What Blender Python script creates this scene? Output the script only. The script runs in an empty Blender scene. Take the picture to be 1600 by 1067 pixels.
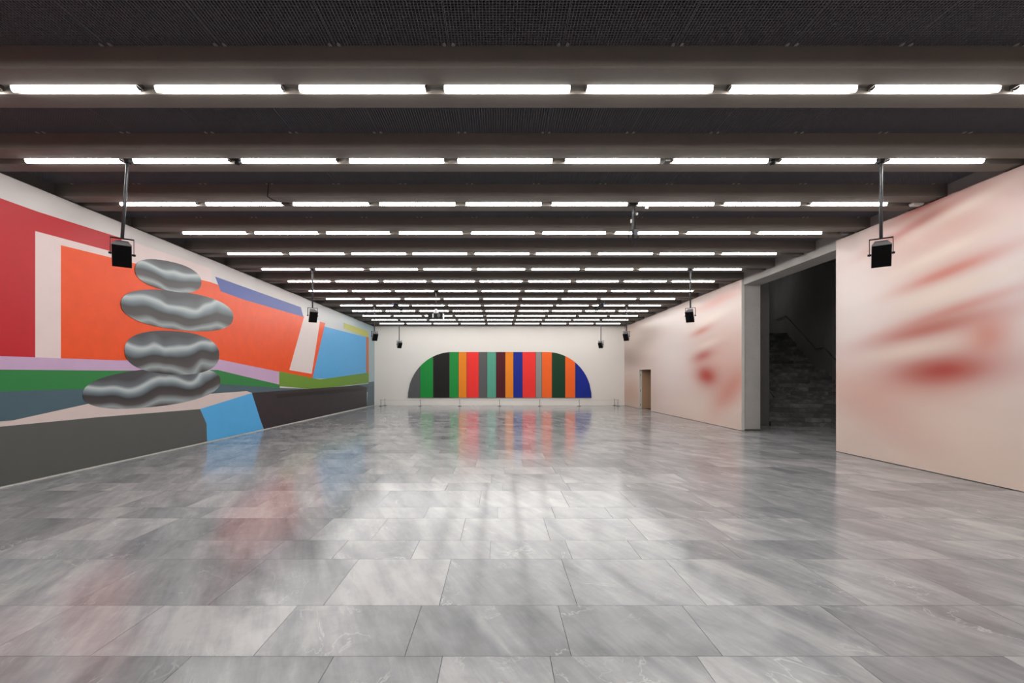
import bpy, bmesh, math, random
from mathutils import Vector, Matrix

random.seed(7)
scene = bpy.context.scene
COL = scene.collection

# ------------------------------------------------------------------ camera, world, exposure
EYE = 1.70
F = 727.0            # focal length in pixels of a 1600 wide frame
VX, VY = 779.0, 590.3
cam_d = bpy.data.cameras.new('camera')
cam_d.sensor_width = 36.0
cam_d.lens = F / 1600.0 * 36.0
cam_d.shift_x = (800.0 - VX) / 1600.0
cam_d.shift_y = (VY - 533.5) / 1600.0
cam_d.clip_end = 200
cam = bpy.data.objects.new('camera', cam_d)
COL.objects.link(cam)
cam.location = (0, 0, EYE)
cam.rotation_euler = (math.radians(90), 0, 0)
scene.camera = cam

world = bpy.data.worlds.new('world')
scene.world = world
world.use_nodes = True
world.node_tree.nodes['Background'].inputs[0].default_value = (0.02, 0.02, 0.02, 1)
world.node_tree.nodes['Background'].inputs[1].default_value = 0.3

scene.view_settings.view_transform = 'Standard'
scene.view_settings.look = 'None'
scene.view_settings.gamma = 1.0
scene.view_settings.use_curve_mapping = False
scene.view_settings.exposure = 0.0
LAMP = 28.0          # emission of the ceiling tube diffusers

# ------------------------------------------------------------------ dimensions (metres)
XL, XR = -7.68, 7.79           # faces of the two mural walls
YB = 28.81                     # white end wall
YR = -5.0                      # wall behind the camera
WTOP = 4.859                   # top of mural panels
BEAM = 4.885                   # underside of concrete beams
GRATE = 5.10                   # underside of ceiling gratings
S = 1.70                       # beam spacing
ROW1 = 5.139                   # first lamp row in view
BW = 0.363                     # half width of a beam
SLOT = 0.086                   # half width of the lamp slot

def lin(c):
    c = c / 255.0
    return c / 12.92 if c <= 0.04045 else ((c + 0.055) / 1.055) ** 2.4
def rgb(r, g, b):
    return (lin(r), lin(g), lin(b), 1.0)

# ------------------------------------------------------------------ mesh helpers
class MB:
    def __init__(self):
        self.v, self.f, self.m = [], [], []
    def add(self, vs, fs, mi=0):
        o = len(self.v)
        self.v += [tuple(p) for p in vs]
        self.f += [tuple(i + o for i in q) for q in fs]
        self.m += [mi] * len(fs)
        return self
    def box(self, x0, x1, y0, y1, z0, z1, mi=0):
        vs = [(x0,y0,z0),(x1,y0,z0),(x1,y1,z0),(x0,y1,z0),(x0,y0,z1),(x1,y0,z1),(x1,y1,z1),(x0,y1,z1)]
        fs = [(0,3,2,1),(4,5,6,7),(0,1,5,4),(1,2,6,5),(2,3,7,6),(3,0,4,7)]
        return self.add(vs, fs, mi)
    def tube(self, pts, r, n=8, mi=0, r2=None):
        pts = [Vector(p) for p in pts]
        rings = []
        for i, p in enumerate(pts):
            d = (pts[min(i+1, len(pts)-1)] - pts[max(i-1, 0)]).normalized()
            a = d.orthogonal().normalized() if i == 0 else (a - d * a.dot(d)).normalized()
            b = d.cross(a)
            rr = r if r2 is None else r + (r2 - r) * i / (len(pts) - 1)
            rings.append([p + a * rr * math.cos(2*math.pi*k/n) + b * rr * math.sin(2*math.pi*k/n) for k in range(n)])
        vs = [q for g in rings for q in g]
        fs = []
        for i in range(len(pts) - 1):
            for k in range(n):
                k2 = (k + 1) % n
                fs.append((i*n+k, i*n+k2, (i+1)*n+k2, (i+1)*n+k))
        fs.append(tuple(range(n-1, -1, -1)))
        fs.append(tuple((len(pts)-1)*n + k for k in range(n)))
        return self.add(vs, fs, mi)
    def prism(self, prof, axis, a0, a1, mi=0):
        """closed profile (list of 2D points) extruded along axis 'x','y' or 'z'"""
        def P(u, v, a):
            return (a, u, v) if axis == 'x' else ((u, a, v) if axis == 'y' else (u, v, a))
        n = len(prof)
        vs = [P(u, v, a0) for u, v in prof] + [P(u, v, a1) for u, v in prof]
        fs = [(i, (i+1) % n, n + (i+1) % n, n + i) for i in range(n)]
        fs += [tuple(range(n-1, -1, -1)), tuple(range(n, 2*n))]
        return self.add(vs, fs, mi)
    def mesh(self, name, mats):
        me = bpy.data.meshes.new(name)
        me.from_pydata(self.v, [], self.f)
        for m in (mats if isinstance(mats, (list, tuple)) else [mats]):
            me.materials.append(m)
        if any(self.m):
            me.polygons.foreach_set('material_index', self.m)
        bm = bmesh.new(); bm.from_mesh(me)
        bmesh.ops.recalc_face_normals(bm, faces=bm.faces)
        bm.to_mesh(me); bm.free()
        me.update()
        return me
    def build(self, name, mats, parent=None, loc=None, smooth=False):
        return link(name, self.mesh(name, mats), parent, loc, smooth)

def link(name, me, parent=None, loc=None, smooth=False):
    o = bpy.data.objects.new(name, me)
    COL.objects.link(o)
    if parent is not None:
        o.parent = parent
    if loc is not None:
        o.location = loc
    if smooth and me is not None:
        for p in me.polygons:
            p.use_smooth = len(p.vertices) == 4
    return o

def tag(o, label, cat, group=None):
    o['label'] = label; o['category'] = cat
    if group:
        o['group'] = group
    return o
def thing(name, label, cat, loc=(0,0,0), rz=0.0, group=None):
    o = bpy.data.objects.new(name, None)
    o.empty_display_size = 0.1
    COL.objects.link(o)
    o.location = loc
    o.rotation_euler = (0, 0, rz)
    return tag(o, label, cat, group)
def struct(o, label=None):
    o['kind'] = 'structure'
    if label:
        o['label'] = label
    return o
def dup(root, loc=None, rz=None, label=None, group=None):
    r = root.copy(); COL.objects.link(r)
    if loc is not None: r.location = loc
    if rz is not None: r.rotation_euler = (0, 0, rz)
    if label: r['label'] = label
    if group: r['group'] = group
    for ch in list(root.children):
        c = ch.copy(); COL.objects.link(c); c.parent = r
        for g in list(ch.children):
            d = g.copy(); COL.objects.link(d); d.parent = c
    return r

# ------------------------------------------------------------------ material helpers
class NT:
    def __init__(self, name):
        self.mat = bpy.data.materials.new(name)
        self.mat.use_nodes = True
        self.t = self.mat.node_tree
        self.b = self.t.nodes['Principled BSDF']
    def n(self, kind, **kw):
        nd = self.t.nodes.new(kind)
        for k, v in kw.items():
            setattr(nd, k, v)
        return nd
    def l(self, a, b):
        self.t.links.new(a, b)
    def math(self, op, a, b=None, clamp=False):
        nd = self.n('ShaderNodeMath', operation=op); nd.use_clamp = clamp
        for i, x in enumerate((a, b)):
            if x is None: continue
            if isinstance(x, (int, float)): nd.inputs[i].default_value = x
            else: self.l(x, nd.inputs[i])
        return nd.outputs[0]
    def mix(self, fac, a, b, blend='MIX'):
        nd = self.n('ShaderNodeMix', data_type='RGBA', blend_type=blend)
        for i, x in ((0, fac), (6, a), (7, b)):
            if isinstance(x, (int, float)): nd.inputs[i].default_value = x
            elif isinstance(x, (tuple, list)): nd.inputs[i].default_value = x
            else: self.l(x, nd.inputs[i])
        return nd.outputs[2]
    def noise(self, vec, scale, detail=4, rough=0.55, dist=0.0):
        nd = self.n('ShaderNodeTexNoise')
        nd.inputs['Scale'].default_value = scale
        nd.inputs['Detail'].default_value = detail
        nd.inputs['Roughness'].default_value = rough
        nd.inputs['Distortion'].default_value = dist
        if vec is not None: self.l(vec, nd.inputs['Vector'])
        return nd.outputs[0]
    def mapping(self, vec, loc=(0,0,0), rot=(0,0,0), scale=(1,1,1)):
        nd = self.n('ShaderNodeMapping')
        nd.inputs['Location'].default_value = loc
        nd.inputs['Rotation'].default_value = rot
        nd.inputs['Scale'].default_value = scale
        self.l(vec, nd.inputs['Vector'])
        return nd.outputs[0]
    def ramp(self, fac, stops):
        nd = self.n('ShaderNodeValToRGB')
        el = nd.color_ramp.elements
        while len(el) < len(stops): el.new(0.5)
        for e, (p, c) in zip(el, stops):
            e.position = p; e.color = c
        self.l(fac, nd.inputs[0])
        return nd.outputs[0]
    def pos(self):
        return self.n('ShaderNodeNewGeometry').outputs['Position']
    def base(self, c, rough=0.5, spec=0.5, metal=0.0):
        if isinstance(c, (tuple, list)): self.b.inputs['Base Color'].default_value = c
        else: self.l(c, self.b.inputs['Base Color'])
        self.b.inputs['Roughness'].default_value = rough
        self.b.inputs['Specular IOR Level'].default_value = spec
        self.b.inputs['Metallic'].default_value = metal
        return self
    def bump(self, h, strength=0.2, dist=0.01):
        nd = self.n('ShaderNodeBump')
        nd.inputs['Strength'].default_value = strength
        nd.inputs['Distance'].default_value = dist
        self.l(h, nd.inputs['Height'])
        self.l(nd.outputs[0], self.b.inputs['Normal'])
        return self

def plain(name, c, rough=0.5, spec=0.5, metal=0.0, var=0.06, scale=8.0):
    t = NT(name)
    nz = t.noise(t.pos(), scale, 3)
    dark = tuple(x * (1 - var) for x in c[:3]) + (1,)
    lite = tuple(min(1, x * (1 + var)) for x in c[:3]) + (1,)
    t.base(t.mix(nz, dark, lite), rough, spec, metal)
    return t.mat

def concrete(name, c, scale=1.0, rough=0.85, contrast=0.25):
    t = NT(name)
    p = t.pos()
    big = t.noise(p, 1.3 * scale, 5, 0.6)
    fine = t.noise(p, 45 * scale, 3, 0.6)
    k = t.math('ADD', t.math('MULTIPLY', big, 0.65), t.math('MULTIPLY', fine, 0.35))
    a = tuple(x * (1 - contrast) for x in c[:3]) + (1,)
    b = tuple(x * (1 + contrast) for x in c[:3]) + (1,)
    t.base(t.ramp(k, [(0.3, a), (0.7, b)]), rough, 0.3)
    t.bump(fine, 0.25, 0.004)
    return t.mat

def marble(name, lo, mid, hi, rough, spec=0.5):
    t = NT(name)
    at = t.n('ShaderNodeAttribute'); at.attribute_name = 'tile'
    r = at.outputs['Fac']
    cmb = t.n('ShaderNodeCombineXYZ')
    t.l(t.math('MULTIPLY', r, 61.0), cmb.inputs[0]); t.l(t.math('MULTIPLY', r, 37.0), cmb.inputs[1])
    t.l(t.math('MULTIPLY', r, 13.0), cmb.inputs[2])
    va = t.n('ShaderNodeVectorMath', operation='ADD')
    t.l(t.pos(), va.inputs[0]); t.l(cmb.outputs[0], va.inputs[1])
    p = va.outputs[0]
    # streaks run obliquely, roughly down the length of the hall
    rot = t.mapping(p, rot=(0, 0, math.radians(-24)), scale=(1, 1, 1))
    st = t.mapping(rot, scale=(1.0, 0.22, 1.0))
    broad = t.noise(st, 2.6, 5, 0.55, 0.6)
    fine = t.noise(t.mapping(rot, scale=(1.0, 0.12, 1.0)), 16.0, 5, 0.65, 0.3)
    cloud = t.noise(p, 6.0, 6, 0.7, 0.4)
    k = t.math('ADD', t.math('MULTIPLY', broad, 0.62), t.math('MULTIPLY', fine, 0.2))
    k = t.math('ADD', k, t.math('MULTIPLY', cloud, 0.18))
    wn = t.n('ShaderNodeTexWhiteNoise', noise_dimensions='1D'); t.l(r, wn.inputs['W'])
    k = t.math('ADD', k, t.math('MULTIPLY', t.math('SUBTRACT', wn.outputs['Value'], 0.5), 0.15))
    col = t.ramp(k, [(0.30, lo), (0.5, mid), (0.66, hi)])
    # thin pale veins
    vn = t.noise(t.mapping(rot, rot=(0, 0, 0.5), scale=(1.0, 0.5, 1.0)), 1.9, 5, 0.6, 1.2)
    ridge = t.math('ABSOLUTE', t.math('SUBTRACT', vn, 0.5))
    vein = t.math('SUBTRACT', 1.0, t.math('DIVIDE', ridge, 0.012), True)
    gate = t.math('MULTIPLY', t.math('SUBTRACT', t.noise(p, 1.7, 2), 0.5, True), 5.0, True)
    vein = t.math('MULTIPLY', t.math('MULTIPLY', vein, gate), 0.5)
    col = t.mix(vein, col, tuple(min(1, x * 1.5) for x in hi[:3]) + (1,))
    t.base(col, rough, spec)
    rn = t.math('ADD', t.math('MULTIPLY', fine, 0.06), rough - 0.03)
    t.l(rn, t.b.inputs['Roughness'])
    return t.mat

M = {}
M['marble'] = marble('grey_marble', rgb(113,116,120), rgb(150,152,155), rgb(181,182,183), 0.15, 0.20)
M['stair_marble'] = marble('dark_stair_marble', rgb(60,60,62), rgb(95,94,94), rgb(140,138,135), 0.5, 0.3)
M['grout'] = plain('grout', rgb(70,70,70), 0.9)
M['beam'] = concrete('beam_concrete', rgb(121,115,109), 1.0, 0.9, 0.10)
M['concrete'] = concrete('grey_concrete', rgb(172,169,165), 0.8, 0.85, 0.15)
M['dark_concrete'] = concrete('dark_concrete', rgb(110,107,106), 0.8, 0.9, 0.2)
M['void'] = plain('ceiling_void', rgb(24,24,25), 0.95, 0.1)
M['grate'] = plain('grating_steel', rgb(118,117,124), 0.6, 0.4, 0.0)
M['clip'] = plain('clip_steel', rgb(190,188,185), 0.4, 0.5, 0.5)
M['white_wall'] = plain('white_plaster', rgb(226,222,216), 0.8, 0.2, 0, 0.015, 1.5)
M['pale_edge'] = plain('pale_panel_edge', rgb(205,204,198), 0.6, 0.3)
M['black'] = plain('black_paint', rgb(16,16,17), 0.6, 0.3)
M['grille'] = plain('black_grille', rgb(5,5,5), 0.85, 0.15)
M['cabinet'] = plain('dark_cabinet', rgb(88,88,90), 0.45, 0.5)
M['pole'] = plain('grey_pole', rgb(74,75,78), 0.4, 0.5, 0.6)
M['housing'] = plain('lamp_housing', rgb(62,57,54), 0.6, 0.3)
M['steel'] = plain('brushed_steel', rgb(110,106,100), 0.35, 0.5, 0.7)
M['cord'] = plain('grey_cord', rgb(150,146,140), 0.7)
M['white_plastic'] = plain('white_plastic', rgb(225,225,222), 0.5)
M['silver'] = plain('silver_mount', rgb(200,200,200), 0.35, 0.5, 0.4)
M['tan'] = plain('tan_door_leaf', rgb(176,140,112), 0.55, 0.3, 0, 0.05, 1.2)
M['post'] = plain('dark_post', rgb(84,80,74), 0.45, 0.4)
M['rail'] = plain('dark_rail', rgb(88,84,78), 0.35, 0.5, 0.7)

def emitter(name, c, s):
    m = bpy.data.materials.new(name); m.use_nodes = True
    b = m.node_tree.nodes['Principled BSDF']
    b.inputs['Base Color'].default_value = (0.8, 0.8, 0.8, 1)
    b.inputs['Emission Color'].default_value = c
    b.inputs['Emission Strength'].default_value = s
    return m
M['diffuser'] = emitter('lit_diffuser', (1.0, 0.975, 0.945, 1), LAMP)

# ------------------------------------------------------------------ floor
fb = MB()
fb.box(-8.2, 16.5, YR - 0.3, YB + 0.2, -0.2, -0.012)
floor = struct(fb.build('floor', M['grout']))

ROWS = [2.2425, 2.8425, 3.4755, 4.367, 4.8696, 5.6356, 6.1213, 7.010, 7.518, 8.239, 8.879, 9.716]
SEAMS = {0: [-1.875, -1.005, -.342, .314, 1.21, 2.146, 3.08], 1: [-2.5, -1.50, -.574, .4446, 1.37, 2.395],
         2: [-2.175, -1.31, -.444, .589, 1.556], 3: [-1.569, -.825, -.081, .693, 1.344, 2.284],
         4: [-1.335, -.399, .543, 1.562, 2.465], 5: [-.91, -.01, .69, 1.39], 6: [-1.62, -.258, .933]}
rt = random.Random(11)
WID = [.50, .635, .72, .77, .89, .84, .49]
edges = list(ROWS)
while edges[-1] < YB + 0.05:
    edges.append(edges[-1] + rt.choice(WID))
edges[-1] = YB + 0.1
pre = [ROWS[0]]
while pre[0] > YR:
    pre.insert(0, pre[0] - rt.choice(WID))
tiles = []
def row_tiles(y0, y1, seams):
    hi_x = 15.8 if (y1 > 8.8 and y0 < 17.5) else XR + 0.35
    xs = sorted(seams) if seams else [rt.uniform(-1.2, 0)]
    while xs[0] > -8.1: xs.insert(0, xs[0] - rt.choice([.66, .87, .92, 1.0, 1.03, 1.2]))
    while xs[-1] < hi_x: xs.append(xs[-1] + rt.choice([.66, .87, .92, 1.0, 1.03, 1.2]))
    xs[0] = -8.1; xs[-1] = hi_x
    for a, b in zip(xs[:-1], xs[1:]):
        if b - a > 0.05:
            tiles.append((a, b, y0, y1))
for i in range(len(pre) - 1): row_tiles(pre[i], pre[i+1], None)
for i in range(len(edges) - 1): row_tiles(edges[i], edges[i+1], SEAMS.get(i))
def seen(t):
    a, b, y0, y1 = t
    if y1 < 2.6: return 0
    y0 = max(y0, 2.6)
    ym = (y0 + y1) / 2
    x0 = max(-10, min(1610, VX + F * a / ym)); x1 = max(-10, min(1610, VX + F * b / ym))
    if ym > 7.9 and False: return 0
    if a > XR + 0.1 and not (10.5 < ym < 17): return 0
    return max(0, x1 - x0) * (F * EYE / y0 - F * EYE / y1)
tiles.sort(key=lambda t: -seen(t))
GAP = 0.0017
rest = MB(); rest_val = []
for i, (a, b, y0, y1) in enumerate(tiles):
    val = rt.random()
    if i < 298:
        cx, cy = (a + b) / 2, (y0 + y1) / 2
        hx, hy = (b - a) / 2 - GAP, (y1 - y0) / 2 - GAP
        me = MB().box(-hx, hx, -hy, hy, -0.012, 0).mesh('floor_tile', M['marble'])
        at = me.attributes.new('tile', 'FLOAT', 'FACE')
        at.data.foreach_set('value', [val] * len(me.polygons))
        link('floor_tile', me, floor, (cx, cy, rt.uniform(-0.0002, 0.0002)))
    else:
        rest.box(a + GAP, b - GAP, y0 + GAP, y1 - GAP, -0.012, 0); rest_val += [val] * 6
me = rest.mesh('floor_tiles_far', M['marble'])
at = me.attributes.new('tile', 'FLOAT', 'FACE'); at.data.foreach_set('value', rest_val)
o = link('distant_floor_tiles', me, floor); o['kind'] = 'stuff'

# ------------------------------------------------------------------ ceiling: slab, beams, gratings
cb = MB()
cb.box(-8.4, 8.5, YR - 0.3, YB + 0.3, 5.75, 5.95)
ceiling = struct(cb.build('ceiling', M['void']))
rows = [ROW1 + S * k for k in range(-4, 14)]        # four rows lie behind the top edge of the view
prof = [(-BW, 5.75), (-BW, BEAM + 0.012), (-BW + 0.012, BEAM), (-SLOT, BEAM), (-SLOT, BEAM + 0.075), (SLOT, BEAM + 0.075),
        (SLOT, BEAM), (BW - 0.012, BEAM), (BW, BEAM + 0.012), (BW, 5.75)]
beam_me = MB().prism(prof, 'x', -8.0, 7.97).mesh('concrete_beam', M['beam'])
for y in rows:
    link('concrete_beam', beam_me, ceiling, (0, y, 0))
MB().box(-8.0, 7.97, 28.58, 28.80, BEAM, 5.75).build('concrete_beam', M['beam'], ceiling)

P0, PW, NC = -0.509, 1.1675, 36
cell = PW / NC
BD = S - 2 * BW - 0.012
def grate_mesh(w):
    g = MB(); t = 0.0019; z0, z1 = 0.0, 0.011
    nx = max(2, round(w / cell))
    for i in range(nx + 1):
        x = -w/2 + 0.004 + (w - 0.008) * i / nx
        e = 0.0024 if i in (0, nx) else t
        g.box(x - e, x + e, -BD/2, BD/2, z0, z1)
    ny = round(BD / cell)
    for j in range(ny + 1):
        y = -BD/2 + 0.004 + (BD - 0.008) * j / ny
        g.box(-w/2 + 0.004, w/2 - 0.004, y - t, y + t, z0 + 0.002, z1 - 0.002)
    return g.mesh('grating', M['grate'])
g_full = grate_mesh(PW - 0.006)
seamx = [P0 + PW * n for n in range(-6, 8)]
xe = [-7.93] + seamx
xe = [x for x in xe if x < 7.9] + [7.93]
edge_me = {}
clip_me = MB().box(-0.017, 0.017, -0.03, 0.0, -0.006, 0.0).box(-0.010, 0.010, -0.045, -0.03, -0.004, 0.0).mesh('clip', M['clip'])
for bi, y in enumerate(rows):
    yc = y - S / 2
    for a, b in zip(xe[:-1], xe[1:]):
        w = b - a
        if abs(w - PW) < 0.01: me = g_full
        else:
            k = round(w, 3)
            if k not in edge_me: edge_me[k] = grate_mesh(w - 0.006)
            me = edge_me[k]
        p = link('grating_panel', me, ceiling, ((a + b) / 2, yc, GRATE))
        if 4 <= bi <= 7 and w > 0.5:
            for s in (-1, 1):
                link('clip', clip_me, p, (s * (w/2 - 0.045), BD/2 - 0.004, 0))

# ------------------------------------------------------------------ walls
w = MB().box(XL - 0.6, XL - 0.12, YR, YB, 0, 5.75)
struct(w.build('wall_left', M['dark_concrete']))
w = MB().box(XL - 0.6, XR + 0.5, YB, YB + 0.3, 0, 5.75)
struct(w.build('wall_back', M['white_wall']))
w = MB().box(XL - 0.6, XR + 0.5, YR - 0.3, YR, 0, 5.75)
struct(w.build('wall_rear', M['white_wall']))
# right: structural wall behind the murals with the stair opening, lintel and pilaster
OY0, OY1 = 10.76, 14.95
LB = 4.677
XW = XR + 0.10
XP = 8.41
DY0, DY1, DZ = 23.80, 25.72, 2.14
w = MB()
w.box(XW, XP, YR, OY0, 0, 5.75)
w.box(XW, XP, OY0, OY1, WTOP, 5.75)
w.box(XW, XP, OY1, DY0, 0, 5.75)
w.box(XW, XP, DY0, DY1, DZ, 5.75)
w.box(XW, XP, DY1, YB, 0, 5.75)
struct(w.build('wall_right', M['concrete']))
struct(MB().box(XW - 0.04, XP, OY0, OY1, LB, WTOP).build('trim_3', M['concrete']))     # lintel, a little proud
struct(MB().box(XW - 0.012, XP + 0.012, OY1 - 0.012, OY1 + 0.30, 0, 0.055).build('trim_1', M['steel']))
struct(MB().box(XW - 0.012, XW + 0.3, OY0 - 0.05, OY0 + 0.012, 0, 0.10).build('trim_2', M['steel']))
struct(MB().box(XL - 0.10, XL + 0.012, YR, YB, 0, 0.018).build('baseboard_left', M['pale_edge']))

# ------------------------------------------------------------------ mural on the long wall opposite the stairs
def pl(x, y):                                        # a point of the photograph on the wall plane -> (along, up)
    Y = F * -XL / (VX - x)
    return (Y, EYE + (VY - y) * Y / F)

def printed(name, c, var=0.05, rough=0.42, scale=3.0):
    return plain(name, c, rough, 0.25, 0.0, var, scale)
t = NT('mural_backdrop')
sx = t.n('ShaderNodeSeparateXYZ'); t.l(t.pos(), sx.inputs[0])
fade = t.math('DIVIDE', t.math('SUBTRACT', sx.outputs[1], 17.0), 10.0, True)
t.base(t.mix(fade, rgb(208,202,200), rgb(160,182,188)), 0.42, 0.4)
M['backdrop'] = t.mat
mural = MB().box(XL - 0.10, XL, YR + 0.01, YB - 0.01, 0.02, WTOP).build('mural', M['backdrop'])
tag(mural, 'wall-sized print of red, orange and blue colour fields with stacked silver pebbles', 'mural', None)

layer = [0]
def field(pts, c, name='colour_field', var=0.05, mat=None):
    layer[0] += 1
    x = XL + 0.0006 * layer[0]
    m = mat or printed('print_' + str(layer[0]), c, var)
    pts = [(a, max(0.026, min(b, WTOP - 0.004))) for a, b in pts]
    pts = [p for i, p in enumerate(pts) if p != pts[i-1]]
    n = len(pts)
    fb = MB().add([(x, a, b) for a, b in pts] + [(XL - 0.001, a, b) for a, b in pts],
                  [tuple(range(n))] + [(i, (i+1) % n, n + (i+1) % n, n + i) for i in range(n)])
    return fb.build(name, m, mural)
def P(*pts): return [pl(*p) for p in pts]
NEAR = YR + 0.02
zr = pl(0, 311)[1]; zl0 = pl(0, 566)[1]; zl1 = pl(0, 588)[1]; zg1 = pl(0, 615)[1]; zt1 = pl(0, 661)[1]
field([(NEAR, zl0)] + P((55,565),(55,361),(190,397),(190,372),(60,331)) + [(NEAR, zr)], rgb(188,20,34))
field(P((55,565),(95,564),(95,384),(330,441),(330,420),(190,372),(190,397),(55,361)), rgb(226,206,204))
field(P((95,566),(340,563),(440,584),(490,592),(508,505),(470,493),(330,441),(95,383)), rgb(234,78,14), var=0.12)
field(P((336,432),(470,480),(474,495),(380,468),(345,455)), rgb(72,88,160))
field(P((476,492),(500,501),(487,584),(452,578)), rgb(222,210,208))
field(P((507,510),(572,527),(572,584),(530,592),(488,591)), rgb(84,168,224))
field(P((537,504),(575,518),(575,527),(537,513)), rgb(188,190,96))
field(P((572,526),(576,527),(576,584),(572,585)), rgb(196,110,70))
field([(NEAR, zl0)] + P((185,563),(340,561),(437,581),(437,602),(340,579),(185,580)) + [(NEAR, zl1)], rgb(196,164,198))
field([(NEAR, zl1)] + P((185,579),(340,578),(437,601),(437,606),(340,600),(185,606)) + [(NEAR, zg1)], rgb(44,126,64))
field(P((436,580),(500,593),(576,582),(576,598),(490,608),(436,603)), rgb(106,146,48))
field([(NEAR, zg1)] + P((185,606),(340,600),(437,606),(500,608),(580,599),(580,612),(392,620),(200,640)) + [(NEAR, pl(0,664)[1])], rgb(74,98,108))
field(P((576,597),(584.6,596),(584.6,633),(573,637)), rgb(86,104,114))
field(P((392,614),(430,611),(560,602),(573,605),(573,634.5),(412,671)), rgb(48,40,46), var=0.25)
field(P((430,616),(566,606),(566,610),(433,622)), rgb(30,26,28))
field([(NEAR, zt1)] + P((0,661),(150,628),(385,611),(394,614),(312,639),(150,653)) + [(NEAR, pl(0,666)[1])], rgb(214,196,192))
field([(NEAR, pl(0,665)[1])] + P((150,652),(313,639),(322,662),(323,691)) + [(NEAR, 0.026)], rgb(88,90,88))
field(P((312,639),(393,614),(411,671),(323,691),(322,662)), rgb(84,172,228))
# the stack of polished pebbles in the print
t = NT('pebble_print')
uv = t.n('ShaderNodeUVMap').outputs[0]
su = t.n('ShaderNodeSeparateXYZ'); t.l(uv, su.inputs[0])
nz = t.noise(t.mapping(t.pos(), scale=(1, 0.7, 0.5)), 1.1, 1, 0.4, 0.3)
v = t.math('ADD', su.outputs[1], t.math('MULTIPLY', t.math('SUBTRACT', nz, 0.5), 0.9))
col = t.ramp(v, [(0.02, rgb(40,36,36)), (0.16, rgb(150,160,162)), (0.30, rgb(66,62,62)), (0.48, rgb(44,42,44)), (0.60, rgb(112,128,136)),
                 (0.72, rgb(186,196,198)), (0.80, rgb(96,104,110)), (0.96, rgb(60,60,64))])
t.base(col, 0.42, 0.4)
M['pebble'] = t.mat
for cx, cy, rx, ry, tilt in ((236, 606, 108, 30, -0.10), (268, 551, 74, 34, 0.05), (276, 485, 88, 30, 0.12), (262, 431, 52, 23, 0.2)):
    pts, uvs = [], []
    for k in range(40):
        a = 2 * math.pi * k / 40
        u = math.copysign(abs(math.cos(a)) ** 0.85, math.cos(a)); v_ = math.copysign(abs(math.sin(a)) ** 0.85, math.sin(a))
        px = cx + rx * u; py = cy - ry * v_ + tilt * rx * u
        pts.append(pl(px, py)); uvs.append((u * .5 + .5, v_ * .5 + .5))
    ob = field(pts, None, 'pebble', mat=M['pebble'])
    ul = ob.data.uv_layers.new(name='UVMap')
    for lp in ob.data.loops:
        ul.data[lp.index].uv = uvs[lp.vertex_index % 40]

# ------------------------------------------------------------------ pink blurred murals on the stair side
def pr(x, y):
    Y = F * XR / (x - VX)
    return (Y, EYE + (VY - y) * Y / F)
def pink(name, base_a, base_b, blobs):
    t = NT(name)
    s = t.n('ShaderNodeSeparateXYZ'); t.l(t.pos(), s.inputs[0])
    yy, zz = s.outputs[1], s.outputs[2]
    st = t.noise(t.mapping(t.pos(), rot=(math.radians(9), 0, 0), scale=(1, 0.16, 1.0)), 1.3, 2, 0.4, 0.2)
    col = t.mix(t.math('MULTIPLY', t.math('SUBTRACT', st, 0.3), 2.5, True), base_a, base_b)
    for (x, y, sy, sz, ang, c, amt) in blobs:
        cy, cz = pr(x, y)
        dy = t.math('SUBTRACT', yy, cy); dz = t.math('SUBTRACT', zz, cz)
        ca, sa = math.cos(ang), math.sin(ang)
        u = t.math('DIVIDE', t.math('ADD', t.math('MULTIPLY', dy, ca), t.math('MULTIPLY', dz, sa)), sy)
        v = t.math('DIVIDE', t.math('SUBTRACT', t.math('MULTIPLY', dz, ca), t.math('MULTIPLY', dy, sa)), sz)
        q = t.math('ADD', t.math('MULTIPLY', u, u), t.math('MULTIPLY', v, v))
        e = t.math('MULTIPLY', t.math('POWER', 2.718, t.math('MULTIPLY', q, -1.0)), amt)
        col = t.mix(e, col, c)
    t.base(col, 0.34, 0.4)
    return t.mat
RED, ROSE, PEACH, PALE, BROWN = rgb(176,62,48), rgb(204,126,110), rgb(232,212,198), rgb(232,222,220), rgb(150,122,112)
near_blobs = [(1400,600,1.5,0.55,-0.1,ROSE,0.55), (1340,470,1.0,1.5,0,PALE,0.75), (1590,430,0.7,1.7,0,PALE,0.85), (1500,690,2.4,0.6,0.25,PEACH,0.7),
              (1480,350,1.5,0.60,-0.1,ROSE,0.45), (1475,578,1.0,0.30,-0.06,RED,0.95), (1460,310,1.0,0.13,-0.16,RED,0.7), (1430,354,1.1,0.13,-0.16,RED,0.75),
              (1490,332,1.0,0.12,-0.16,PEACH,0.8), (1480,425,1.0,0.14,-0.15,ROSE,1.0), (1470,395,1.1,0.13,-0.15,PEACH,0.9), (1480,456,1.2,0.14,-0.15,PEACH,0.9),
              (1490,484,1.1,0.11,-0.18,ROSE,0.7), (1450,514,1.4,0.20,-0.12,rgb(186,104,90),0.95), (1540,525,0.4,0.3,-0.2,ROSE,0.9), (1420,548,1.1,0.15,-0.1,PEACH,0.7),
              (1370,640,1.6,0.5,0.45,ROSE,0.28)]
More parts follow.
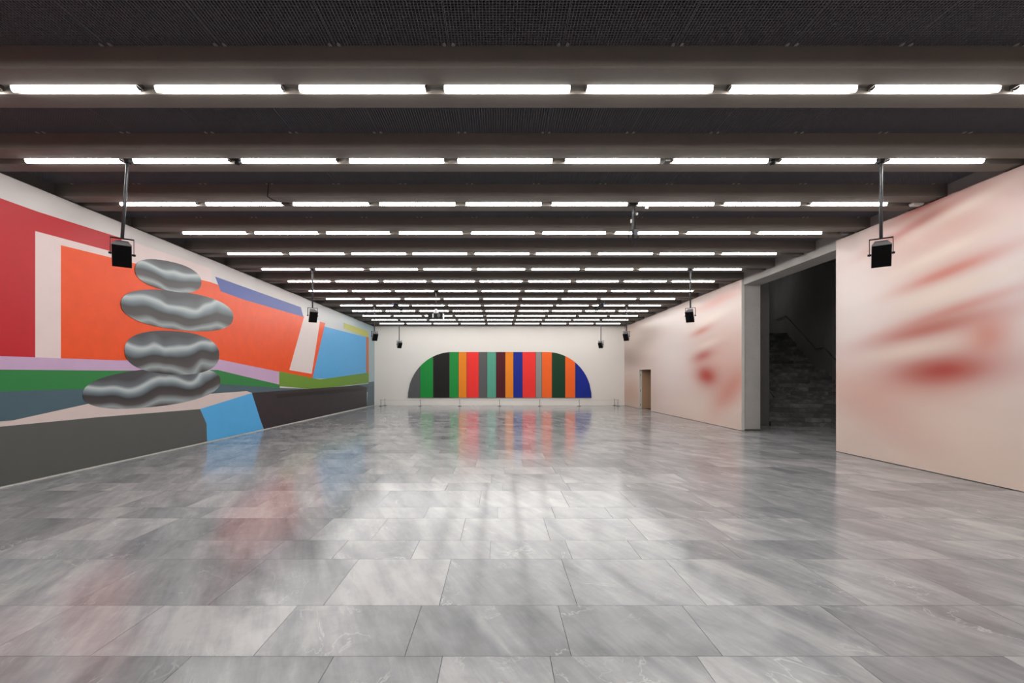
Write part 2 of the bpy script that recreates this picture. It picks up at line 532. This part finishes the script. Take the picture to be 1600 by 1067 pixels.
far_blobs = [(1050,560,2.6,1.8,0,PALE,0.8), (1085,650,3.0,0.9,0,PEACH,0.7), (985,560,2.4,0.55,0.1,BROWN,0.75), (1003,535,3.0,0.7,-0.2,rgb(176,160,150),0.7),
             (985,615,3.4,0.8,0,rgb(196,158,134),0.85), (1130,560,2.2,1.3,0,ROSE,0.35),
             (1104,587,1.0,0.40,0.1,RED,0.95), (1098,556,0.9,0.22,-0.1,RED,0.75), (1096,517,0.9,0.15,-0.1,ROSE,0.9), (1105,537,1.0,0.14,-0.1,PEACH,0.8),
             (1110,497,1.2,0.15,-0.1,PEACH,0.8), (1120,470,1.8,0.20,-0.05,ROSE,0.75), (1140,610,1.5,0.5,-0.5,ROSE,0.7)]
M['pink_near'] = pink('pink_mural_near', rgb(216,194,185), rgb(226,208,196), near_blobs)
M['pink_far'] = pink('pink_mural_far', rgb(212,192,183), rgb(222,204,194), far_blobs)
mn = MB().box(XR, XR + 0.098, YR + 0.01, OY0 - 0.02, 0.012, WTOP).build('mural', M['pink_near'])
tag(mn, 'blurred pink and red mural panel between the stair opening and the near end', 'mural')
m = MB()
y1 = 14.92
m.box(XR, XR + 0.098, y1 + 0.004, DY0, 0.012, WTOP)
m.box(XR, XR + 0.098, DY0, DY1 + 0.09, DZ, WTOP)
m.box(XR, XR + 0.098, DY1 + 0.09, YB - 0.01, 0.012, WTOP)
mf = m.build('mural', M['pink_far'])
tag(mf, 'blurred pink mural panel with a doorway, between the pilaster and the white wall', 'mural')
MB().box(XR + 0.002, XR + 0.098, y1, y1 + 0.004, 0.012, WTOP - 0.002).build('panel_edge', M['pale_edge'], mf)

# door standing open in the far doorway
door = bpy.data.objects.new('door_1', None); COL.objects.link(door); door.location = (XR, DY1, 0); struct(door)
MB().box(0.125, 0.62, -0.06, -0.01, 0.012, DZ - 0.004).build('door_leaf', M['tan'], door)
MB().box(0.0, 0.045, -0.005, 0.085, 0.012, DZ - 0.004).build('door_frame', M['pale_edge'], door)
MB().box(0.062, 0.122, -0.005, 0.085, 0.012, DZ - 0.004).build('door_jamb', M['pale_edge'], door)
for z in (0.22, 1.0, 1.85):
    MB().tube([(0.053, -0.012, z - 0.06), (0.053, -0.012, z + 0.06)], 0.014, 8).build('hinge', M['steel'], door)
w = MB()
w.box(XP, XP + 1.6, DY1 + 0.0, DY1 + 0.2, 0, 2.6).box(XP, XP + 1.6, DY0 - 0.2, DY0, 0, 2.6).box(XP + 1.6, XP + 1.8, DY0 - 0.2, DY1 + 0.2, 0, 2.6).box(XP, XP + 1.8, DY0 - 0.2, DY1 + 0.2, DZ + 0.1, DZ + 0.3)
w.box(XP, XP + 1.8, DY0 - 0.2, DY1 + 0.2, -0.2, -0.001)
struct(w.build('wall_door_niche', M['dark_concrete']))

# ------------------------------------------------------------------ stair hall
TH = math.radians(17.5)
SP = Vector((9.60, 16.41, 0)); RV = Vector((math.cos(TH), -math.sin(TH), 0)); UV = Vector((math.sin(TH), math.cos(TH), 0))
SW, RISE, TREAD, LAND = 3.03, 0.147, 0.33, 1.30
def sp(s, r, z):
    p = SP + UV * s + RV * r
    return (p.x, p.y, z)
stair = thing('staircase', 'dark marble staircase rising behind the concrete pilaster', 'staircase', (0, 0, 0))
risers = []
s = 0.0
for k in range(1, 29):
    risers.append((s, k * RISE)); s += TREAD
    if k == 14: s += LAND - TREAD
S_END = s
rs = random.Random(5)
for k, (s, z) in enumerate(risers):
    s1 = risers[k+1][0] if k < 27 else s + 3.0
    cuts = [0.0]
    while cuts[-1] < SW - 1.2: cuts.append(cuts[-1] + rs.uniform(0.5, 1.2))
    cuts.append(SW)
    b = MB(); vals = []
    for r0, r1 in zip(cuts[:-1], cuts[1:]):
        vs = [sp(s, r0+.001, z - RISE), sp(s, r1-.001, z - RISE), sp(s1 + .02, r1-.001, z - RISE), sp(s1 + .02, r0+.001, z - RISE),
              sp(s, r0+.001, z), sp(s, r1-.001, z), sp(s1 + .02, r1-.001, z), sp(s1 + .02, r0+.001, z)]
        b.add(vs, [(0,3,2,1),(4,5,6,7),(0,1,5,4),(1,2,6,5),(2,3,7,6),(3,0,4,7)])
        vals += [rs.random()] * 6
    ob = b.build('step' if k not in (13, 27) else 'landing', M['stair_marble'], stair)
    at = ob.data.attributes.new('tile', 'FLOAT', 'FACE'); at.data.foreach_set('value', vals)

def slab(pts, z0, z1):
    n = len(pts)
    return [(x, y, z0[i] if isinstance(z0, (list, tuple)) else z0) for i, (x, y) in enumerate(pts)] + \
           [(x, y, z1[i] if isinstance(z1, (list, tuple)) else z1) for i, (x, y) in enumerate(pts)], \
           [tuple(range(n-1, -1, -1)), tuple(range(n, 2*n))] + [(i, (i+1) % n, n + (i+1) % n, n + i) for i in range(n)]
def p2(s, r): 
    q = sp(s, r, 0); return (q[0], q[1])
# wall beside the stairs carrying the long handrail
w = MB(); w.add(*slab([p2(-4.0, SW), p2(14, SW), p2(14, SW + 0.3), p2(-4.0, SW + 0.3)], 0, 9.5))
struct(w.build('wall_stair_right', M['concrete']))
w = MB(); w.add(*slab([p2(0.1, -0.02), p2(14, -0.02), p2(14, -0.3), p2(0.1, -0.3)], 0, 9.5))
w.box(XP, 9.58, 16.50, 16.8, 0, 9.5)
struct(w.build('wall_stair_left', M['dark_concrete']))  # same concrete as the other stair walls, darkened to paint in its shade
w = MB(); w.add(*slab([p2(14, -0.3), p2(14, SW + 0.3), p2(14.3, SW + 0.3), p2(14.3, -0.3)], 3.9, 9.5))
struct(w.build('wall_stair_end', M['concrete']))
w = MB().box(XP, 16.3, 8.6, 8.9, 0, 6.2)
struct(w.build('wall_stair_near', M['concrete']))
q = sp(-4.0, SW, 0)
w = MB().box(q[0], q[0] + 0.3, 8.9, q[1] + 0.1, 0, 6.2)
struct(w.build('wall_stair_side', M['concrete']))
# sloping soffit above the flight
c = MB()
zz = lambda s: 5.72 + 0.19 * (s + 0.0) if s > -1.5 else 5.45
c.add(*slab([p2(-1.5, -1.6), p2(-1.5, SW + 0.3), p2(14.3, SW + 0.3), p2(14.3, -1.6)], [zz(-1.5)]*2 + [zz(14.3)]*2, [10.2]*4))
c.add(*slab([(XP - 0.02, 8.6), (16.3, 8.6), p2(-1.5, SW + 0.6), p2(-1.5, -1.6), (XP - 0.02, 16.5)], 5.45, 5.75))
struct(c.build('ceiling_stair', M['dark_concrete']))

def handrail(name, label, r, path):
    t = thing(name, label, 'handrail', (0, 0, 0))
    pts = [sp(s, r, z) for s, z in path]
    MB().tube(pts, 0.022, 8).build('rail', M['rail'], t, smooth=True)
    for (s0, z0), (s1, z1) in zip(path[:-1], path[1:]):
        n = max(1, int((s1 - s0) / 1.4))
        for i in range(n):
            f = (i + 0.5) / n
            s, z = s0 + (s1 - s0) * f, z0 + (z1 - z0) * f
            rw = SW if r > SW / 2 else -0.02
            MB().tube([sp(s, r, z - 0.015), sp(s, r, z - 0.06), sp(s, rw, z - 0.06)], 0.008, 6).build('bracket', M['rail'], t)
    return t
H = 0.92
s14 = risers[13][0]; s15 = risers[14][0]; s28 = risers[27][0]
handrail('handrail', 'thin dark handrail stepping up the far wall of the staircase', SW - 0.07,
         [(-0.3, H), (0, H + RISE), (s14, 14*RISE + H), (s15 - TREAD, 14*RISE + H), (s15, 15*RISE + H), (s28, 28*RISE + H), (s28 + 2, 28*RISE + H)])
handrail('handrail', 'short dark handrail end beside the bottom step near the pilaster', 0.06,
         [(-0.28, H + 0.1), (0, H + RISE), (s14, 14*RISE + H)])

# ------------------------------------------------------------------ ceiling lights
ORD = ['first','second','third','fourth','fifth','sixth','seventh','eighth','ninth','tenth','eleventh','twelfth','thirteenth','fourteenth','fifteenth','sixteenth','seventeenth','eighteenth']
L = 1.405; PITCH = 1.582; X0 = -6.945
a = []
for k in range(9):
    th = math.pi * k / 8
    a.append((0.034 * math.cos(th), 0.006 - 0.049 * math.sin(th)))
diff = MB()
n = len(a)
vs = [(x, y, z) for x in (-L/2 + .012, L/2 - .012) for y, z in a]
diff.add(vs, [(i, i+1, n+i+1, n+i) for i in range(n-1)] + [tuple(range(n)), tuple(range(2*n-1, n-1, -1))])
diff_me = diff.mesh('diffuser', M['diffuser'])
for p in diff_me.polygons: p.use_smooth = len(p.vertices) == 4
hous_me = MB().prism([(-.066, .060), (-.066, .004), (-.050, .004), (-.050, .012), (.050, .012), (.050, .004), (.066, .004), (.066, .060)], 'x', -L/2, L/2).mesh('housing', M['housing'])
cap_me = MB().prism([(y, z) for y, z in [(0.037*math.cos(math.pi*k/8), 0.006 - 0.030*math.sin(math.pi*k/8)) for k in range(9)]], 'x', -0.006, 0.006).mesh('end_cap', M['housing'])
def light(x, y, label, group):
    t = thing('tube_light', label, 'ceiling light', (x, y, BEAM + 0.015), 0, group)
    link('housing', hous_me, t); link('diffuser', diff_me, t)
    for s in (-1, 1): link('end_cap', cap_me, t, (s * (L/2 - .006), 0, 0))
    return t
proto = None
rl = random.Random(3)
for i, y in enumerate(rows):
    o_ = ORD[len(rows) - 1 - i]
    grp = 'tube lights on the %s beam from the end wall' % o_
    for k in range(9):
        x = X0 + L/2 + PITCH * k + rl.uniform(-0.010, 0.010)
        lab = 'white tube light, %s beam from the end wall, %s from the orange mural' % (o_, ORD[k])
        if proto is None: proto = light(x, y, lab, grp)
        else: dup(proto, (x, y, BEAM + 0.015), None, lab, grp)

SG = 'tube lights of the stair hall'
a_st = -TH
for s_, r_, z_, lab in ((-1.75, 2.2, 5.374, 'tube light on the stair lobby ceiling nearer the stairs'), (-2.3, 2.2, 5.374, 'tube light on the stair lobby ceiling farther from the stairs'),
                        (11.0, 0.8, 7.55, 'added fill tube light, out of view high above the top landing of the staircase')):  # last one is an added, unseen tube that brightens the upper flight
    dup(proto, sp(s_, r_, z_), a_st, lab, SG)

# ------------------------------------------------------------------ loudspeakers on poles
def row_y(n): return ROW1 + S * (n - 1)
def loudspeaker(label, x, n, yaw, tilt, zc=3.52, lean=0.0):
    y = row_y(n)
    t = thing('loudspeaker', label, 'loudspeaker', (x + lean, y, zc), 0, 'loudspeakers hanging on poles')
    MB().tube([(0, 0, 0.23), (-lean, 0, BEAM - zc - 0.02)], 0.022, 10).build('pole', M['pole'], t, smooth=True)
    MB().tube([(-lean, 0, BEAM - zc - 0.03), (-lean, 0, BEAM - zc + 0.03)], 0.045, 12, r2=0.072).build('ceiling_mount', M['black'], t)
    R = Matrix.Rotation(yaw, 4, 'Z') @ Matrix.Rotation(tilt, 4, 'X')
    def place(o): o.matrix_local = R; return o
    W, Hh, D = 0.115, 0.165, 0.22
    # tapered cabinet, front towards -Y
    c = MB().prism([(-W, -0.11), (W, -0.11), (W, -0.08), (W * 0.60, 0.12), (-W * 0.60, 0.12), (-W, -0.08)], 'z', -Hh, Hh)
    cab = place(c.build('cabinet', M['cabinet'], t))
    MB().box(-W + .004, W - .004, -0.122, -0.108, -Hh + .004, Hh - .004).build('grille', M['grille'], cab)
    R2 = Matrix.Rotation(yaw, 4, 'Z')
    br = MB().box(-W - .024, W + .024, -0.03, 0.03, 0.222, 0.230)
    for s_ in (-1, 1):
        br.box(s_ * (W + .020) - .004, s_ * (W + .020) + .004, -0.022, 0.022, -0.02, 0.226)
    b = br.build('bracket', M['black'], t); b.matrix_local = R2
    for s_ in (-1, 1):
        k = MB().tube([(s_ * (W - .002), 0, 0), (s_ * (W + .042), 0, 0)], 0.016, 10).build('knob', M['black'], t); k.matrix_local = R2
    return t
OL = {2: 'fourth', 6: 'third', 10: 'second', 13: 'first'}
for n, xl, xr, yw in ((2, -5.452, 5.622, 0.64), (6, -5.452, 5.622, 0.62), (10, -5.452, 5.622, 0.62), (13, -5.452, 5.622, 0.62)):
    loudspeaker('black loudspeaker on a ceiling pole by the orange mural, %s from the end wall' % OL[n], xl, n, yw, 0.50, lean=-0.08 if n == 2 else 0)
    loudspeaker('black loudspeaker on a ceiling pole by the pink mural, %s from the end wall' % OL[n], xr, n, -yw, 0.50)

# ------------------------------------------------------------------ empty mounting pole with clamp and cables
t = thing('mounting_pole', 'bare dark mounting pole with clamp and dangling cables under the ceiling', 'mounting pole', (2.48, row_y(3), BEAM))
MB().box(-.09, .05, -.05, .05, -0.02, 0.01).build('ceiling_plate', M['black'], t)
MB().tube([(-.01, 0, -0.01), (-.01, 0, -0.66)], 0.020, 10).build('pole', M['pole'], t, smooth=True)
MB().tube([(.025, 0, -0.01), (.025, 0.0, -0.48)], 0.010, 8).build('conduit', M['black'], t)
MB().box(-.01, .07, -.04, .04, -0.58, -0.47).build('clamp_box', M['pole'], t)
MB().tube([(.02 + .055*math.cos(a_), -.03, -0.60 + .055*math.sin(a_)) for a_ in [2*math.pi*i/14 for i in range(15)]], 0.009, 6).build('cable_coil', M['black'], t)
MB().tube([(-.05 + .05*math.cos(a_), -.02, -0.58 + .09*math.sin(a_)) for a_ in [2*math.pi*i/14 for i in range(12)]], 0.007, 6).build('cable_coil', M['black'], t)
MB().tube([(-.02, 0, -0.63), (.03, 0, -0.74)], 0.026, 10, r2=0.016).build('hook', M['black'], t)
MB().tube([(-.03, -.01, -0.18), (-.09, -.02, -0.26), (-.10, -.02, -0.36)], 0.004, 6).build('loose_cable', M['black'], t)
MB().box(.035, .075, -.02, .02, -0.20, -0.16).build('white_socket', M['white_plastic'], t)
MB().box(-.055, -.03, -.02, .02, -0.34, -0.28).build('white_tag', M['white_plastic'], t)

# ------------------------------------------------------------------ projector on a pole
t = thing('projector', 'dark ceiling projector hanging on a thin pole with a silver mount', 'projector', (-2.29, row_y(8), 3.95))
MB().box(-.27, .27, -.22, .22, -0.09, 0.09).build('body', M['black'], t)
MB().box(-.10, -.06, -.228, -.22, -0.07, 0.07).build('vent_strip', M['silver'], t)
MB().box(.255, .278, -.20, .20, -0.10, 0.095).build('side_panel', M['silver'], t)
MB().tube([(0.13, -.215, 0), (0.13, -.26, 0)], 0.06, 16).build('lens', M['cabinet'], t, smooth=True)
MB().tube([(0, 0, 0.09), (0, 0, 0.27)], 0.10, 10, r2=0.035).build('mount', M['silver'], t)
MB().tube([(0, 0, 0.25), (0, 0, BEAM - 3.95)], 0.016, 8).build('pole', M['pole'], t, smooth=True)
MB().box(-.03, .07, -.06, .06, BEAM - 3.95 - 0.05, BEAM - 3.95 + 0.01).build('ceiling_plate', M['black'], t)

# ------------------------------------------------------------------ two tilted spotlights
M['blue_lens'] = plain('blue_lens', rgb(110,130,220), 0.15, 0.6)
for sgn, lab in ((-1, 'black tilted spotlight under the ceiling on the side of the orange mural'), (1, 'black tilted spotlight under the ceiling on the side of the pink mural')):
    x, y, z = sgn * 4.22, row_y(10) - 0.95, 4.66
    t = thing('spotlight', lab, 'spotlight', (x, y, z), 0, 'tilted spotlights under the ceiling')
    d = Vector((sgn * -0.8, 0.25, -0.5)).normalized()
    MB().tube([-d * 0.20, -d * 0.18, d * 0.20, d * 0.22], 0.075, 12, r2=0.085).build('body', M['black'], t, smooth=True)
    MB().tube([-d * 0.20, -d * 0.235], 0.045, 12).build('lens', M['blue_lens'], t)
    MB().box(-0.03, 0.03, -0.03, 0.03, 0.06, 0.09).tube([(0, 0, 0.06), (0, 0, GRATE - z + 0.01)], 0.010, 6).build('yoke', M['black'], t)
    MB().tube([(sgn*.17, -.02, 0.03), (sgn*.22, -.02, 0.18), (sgn*.20, 0, GRATE - z)], 0.004, 6).build('safety_cable', M['silver'], t)

# ------------------------------------------------------------------ small fittings along the slots
def slotx(px, n): return (px - VX) * row_y(n) / F
def sensor(px, n, label):
    t = thing('ceiling_sensor', label, 'sensor', (slotx(px, n), row_y(n), BEAM))
    MB().box(-.055, .055, -.06, .06, -0.004, 0.03).build('base', M['black'], t)
    MB().tube([(0, 0, 0), (0, 0, -0.045)], 0.052, 14, r2=0.036).build('dome', M['black'], t, smooth=True)
sensor(371, 2, 'small black dome sensor in the slot of the beam, orange mural side')
sensor(1207, 2, 'small black dome sensor in the slot of the beam, pink mural side')
t = thing('junction_box', 'small white junction box between two tube lights', 'junction box', (slotx(1042, 2), row_y(2), BEAM))
MB().box(-.045, .045, -.045, .045, -0.03, 0.02).build('box', M['cabinet'], t)
MB().box(-.035, .035, -.047, -.044, -0.022, 0.0).build('lid', M['white_plastic'], t)
t = thing('emergency_light', 'small white emergency light at the beam end above the pink mural', 'emergency light', (slotx(1432, 3), row_y(3), BEAM))
MB().prism([(-.10, 0.03), (-.10, 0.0), (-.075, -0.03), (.075, -0.03), (.10, 0.0), (.10, 0.03)], 'y', -0.05, 0.05).build('cover', M['white_plastic'], t)
MB().box(-.11, .11, -.06, .06, 0.02, 0.05).build('base', M['housing'], t)
t = thing('emergency_light', 'small clear emergency light at the beam end near the stair opening', 'emergency light', (slotx(1319, 4), row_y(4), BEAM))
MB().prism([(-.08, 0.03), (-.08, 0.0), (-.06, -0.03), (.06, -0.03), (.08, 0.0), (.08, 0.03)], 'y', -0.05, 0.05).build('cover', M['cabinet'], t)
MB().box(-.09, .09, -.06, .06, 0.02, 0.05).build('base', M['housing'], t)
t = thing('emergency_light', 'pale emergency light at the beam end in the far pink corner', 'emergency light', (slotx(981.5, 14), row_y(14), BEAM))
MB().prism([(-.08, 0.03), (-.08, 0.0), (-.06, -0.03), (.06, -0.03), (.08, 0.0), (.08, 0.03)], 'y', -0.05, 0.05).build('cover', M['cabinet'], t)
MB().box(-.09, .09, -.06, .06, 0.02, 0.05).build('base', M['housing'], t)
t = thing('wireless_tag', 'tiny white square box under the tube light beside the bare pole', 'wireless box', (slotx(1013, 3), row_y(3) + 0.10, BEAM))
MB().box(-.025, .025, -.02, .02, -0.045, 0.0).build('box', M['white_plastic'], t)
MB().box(-.010, .010, -.022, -.019, -0.025, -0.012).build('indicator', M['black'], t)
# cable hanging from the grating to a slot gap
x0 = slotx(444, 3); yb = row_y(3)
t = thing('ceiling_cable', 'black cable drooping from the grating to a gap between tube lights', 'cable', (x0, yb, BEAM))
for j in range(2):
    MB().tube([(-.08, -BW - .05, 0.24), (-.10, -BW - .03, 0.10), (-.125 + .008*j, -BW - .015, 0.0), (-.10 + .02*j, -BW + .10, -0.02), (-.05 + .02*j, -.16, -0.015), (0, -.06, 0.0), (.06, 0, 0.01)], 0.006, 6).build('strand', M['black'], t, smooth=True)
MB().box(-.02, .12, -.05, .05, -0.012, 0.05).build('connector', M['housing'], t)

# ------------------------------------------------------------------ painting on the end wall (plain striped stand-in)
PX0, PX1 = (637.5 - VX) * YB / F, (924.0 - VX) * YB / F
PZ0, PZ1 = EYE + (VY - 621.3) * YB / F, EYE + (VY - 550.0) * YB / F
RAD = PZ1 - PZ0
def top_z(x):
    e = RAD * 0.98
    if x < PX0 + e: d = PX0 + e - x
    elif x > PX1 - e: d = x - (PX1 - e)
    else: return PZ1
    return PZ0 + math.sqrt(max(0.0, RAD * RAD - (d * RAD / e) ** 2))
def outline(x0, x1):
    n = max(2, int((x1 - x0) / 0.12))
    return [(x0, PZ0), (x1, PZ0)] + [(x1 - (x1 - x0) * i / n, max(PZ0 + 0.002, top_z(x1 - (x1 - x0) * i / n))) for i in range(n + 1)]
pt = thing('painting', 'long round-topped painting of plain vertical colour stripes on the white wall', 'painting', (0, YB, 0))
MB().prism(outline(PX0, PX1), 'y', -0.075, -0.012).build('canvas', M['housing'], pt)
GREY, GREEN, BLACK, ORG, REDP, MAR, TEAL, BLUE, AMB, LG, DG = rgb(88,88,90), rgb(20,138,56), rgb(18,16,15), rgb(240,100,30), rgb(236,48,44), rgb(80,6,18), rgb(84,158,136), rgb(10,36,140), rgb(232,132,22), rgb(140,138,136), rgb(8,56,30)
stripes = [(GREY, 1.2), (GREEN, 1.3), (BLACK, 1.6), (GREEN, 0.9), (AMB, 0.8), (REDP, 1.2), (GREY, 0.8), (TEAL, 0.9), (MAR, 0.9), (AMB, 0.8), (BLUE, 0.9), (REDP, 1.3), (LG, 0.6), (ORG, 1.0), (DG, 1.3), (ORG, 1.0), (BLUE, 1.6)]
tot = sum(s_ for _, s_ in stripes); x = PX0 + 0.004
pm = {}
for c, wd in stripes:
    wx = wd / tot * (PX1 - PX0 - 0.008)
    if c not in pm: pm[c] = plain('paint_%d' % len(pm), c, 0.6, 0.3, 0, 0.04, 4.0)
    MB().prism(outline(x + 0.012, x + wx - 0.012), 'y', -0.078, -0.074).build('colour_stripe', pm[c], pt)
    x += wx

# ------------------------------------------------------------------ barrier posts and cord
YS = 27.85
def post(x, y, label, group=None):
    t = thing('barrier_post', label, 'barrier post', (x, y, 0), 0, group)
    MB().tube([(0, 0, 0), (0, 0, 0.012), (0, 0, 0.022)], 0.10, 16).build('base', M['post'], t)
    MB().tube([(0, 0, 0.02), (0, 0, 0.40)], 0.013, 8).build('stem', M['post'], t)
    MB().tube([(0, 0, 0.385), (0, 0, 0.41)], 0.019, 8).build('cap', M['post'], t)
for px in (656.5, 718.3, 780.5, 843.5, 905.0):
    post((px - VX) * YS / F, YS, 'short barrier post before the painting, %s of the front line from the orange mural' % {656.5:'second',718.3:'third',780.5:'fourth',843.5:'fifth',905.0:'sixth'}[px], 'barrier posts before the painting')
xa, xb = (595 - VX) * YS / F, (965.5 - VX) * YS / F
post(xa, YS, 'short corner barrier post at the orange mural end of the front line')
post(xb, YS, 'short corner barrier post at the pink mural end of the front line')
post(-6.98, 28.58, 'short barrier post against the white wall near the orange mural')
post(7.12, 28.58, 'short barrier post against the white wall near the pink mural')
tag(MB().tube([(-6.98, 28.555, 0.37), (xa - .021, YS + .02, 0.37), (xa - .021, YS - .021, 0.37), (xb + .021, YS - .021, 0.37), (xb + .021, YS + .02, 0.37), (7.12, 28.555, 0.37)], 0.005, 6).build('elastic_rope', M['cord']),
    'thin grey cord strung along the short barrier posts', 'cord')
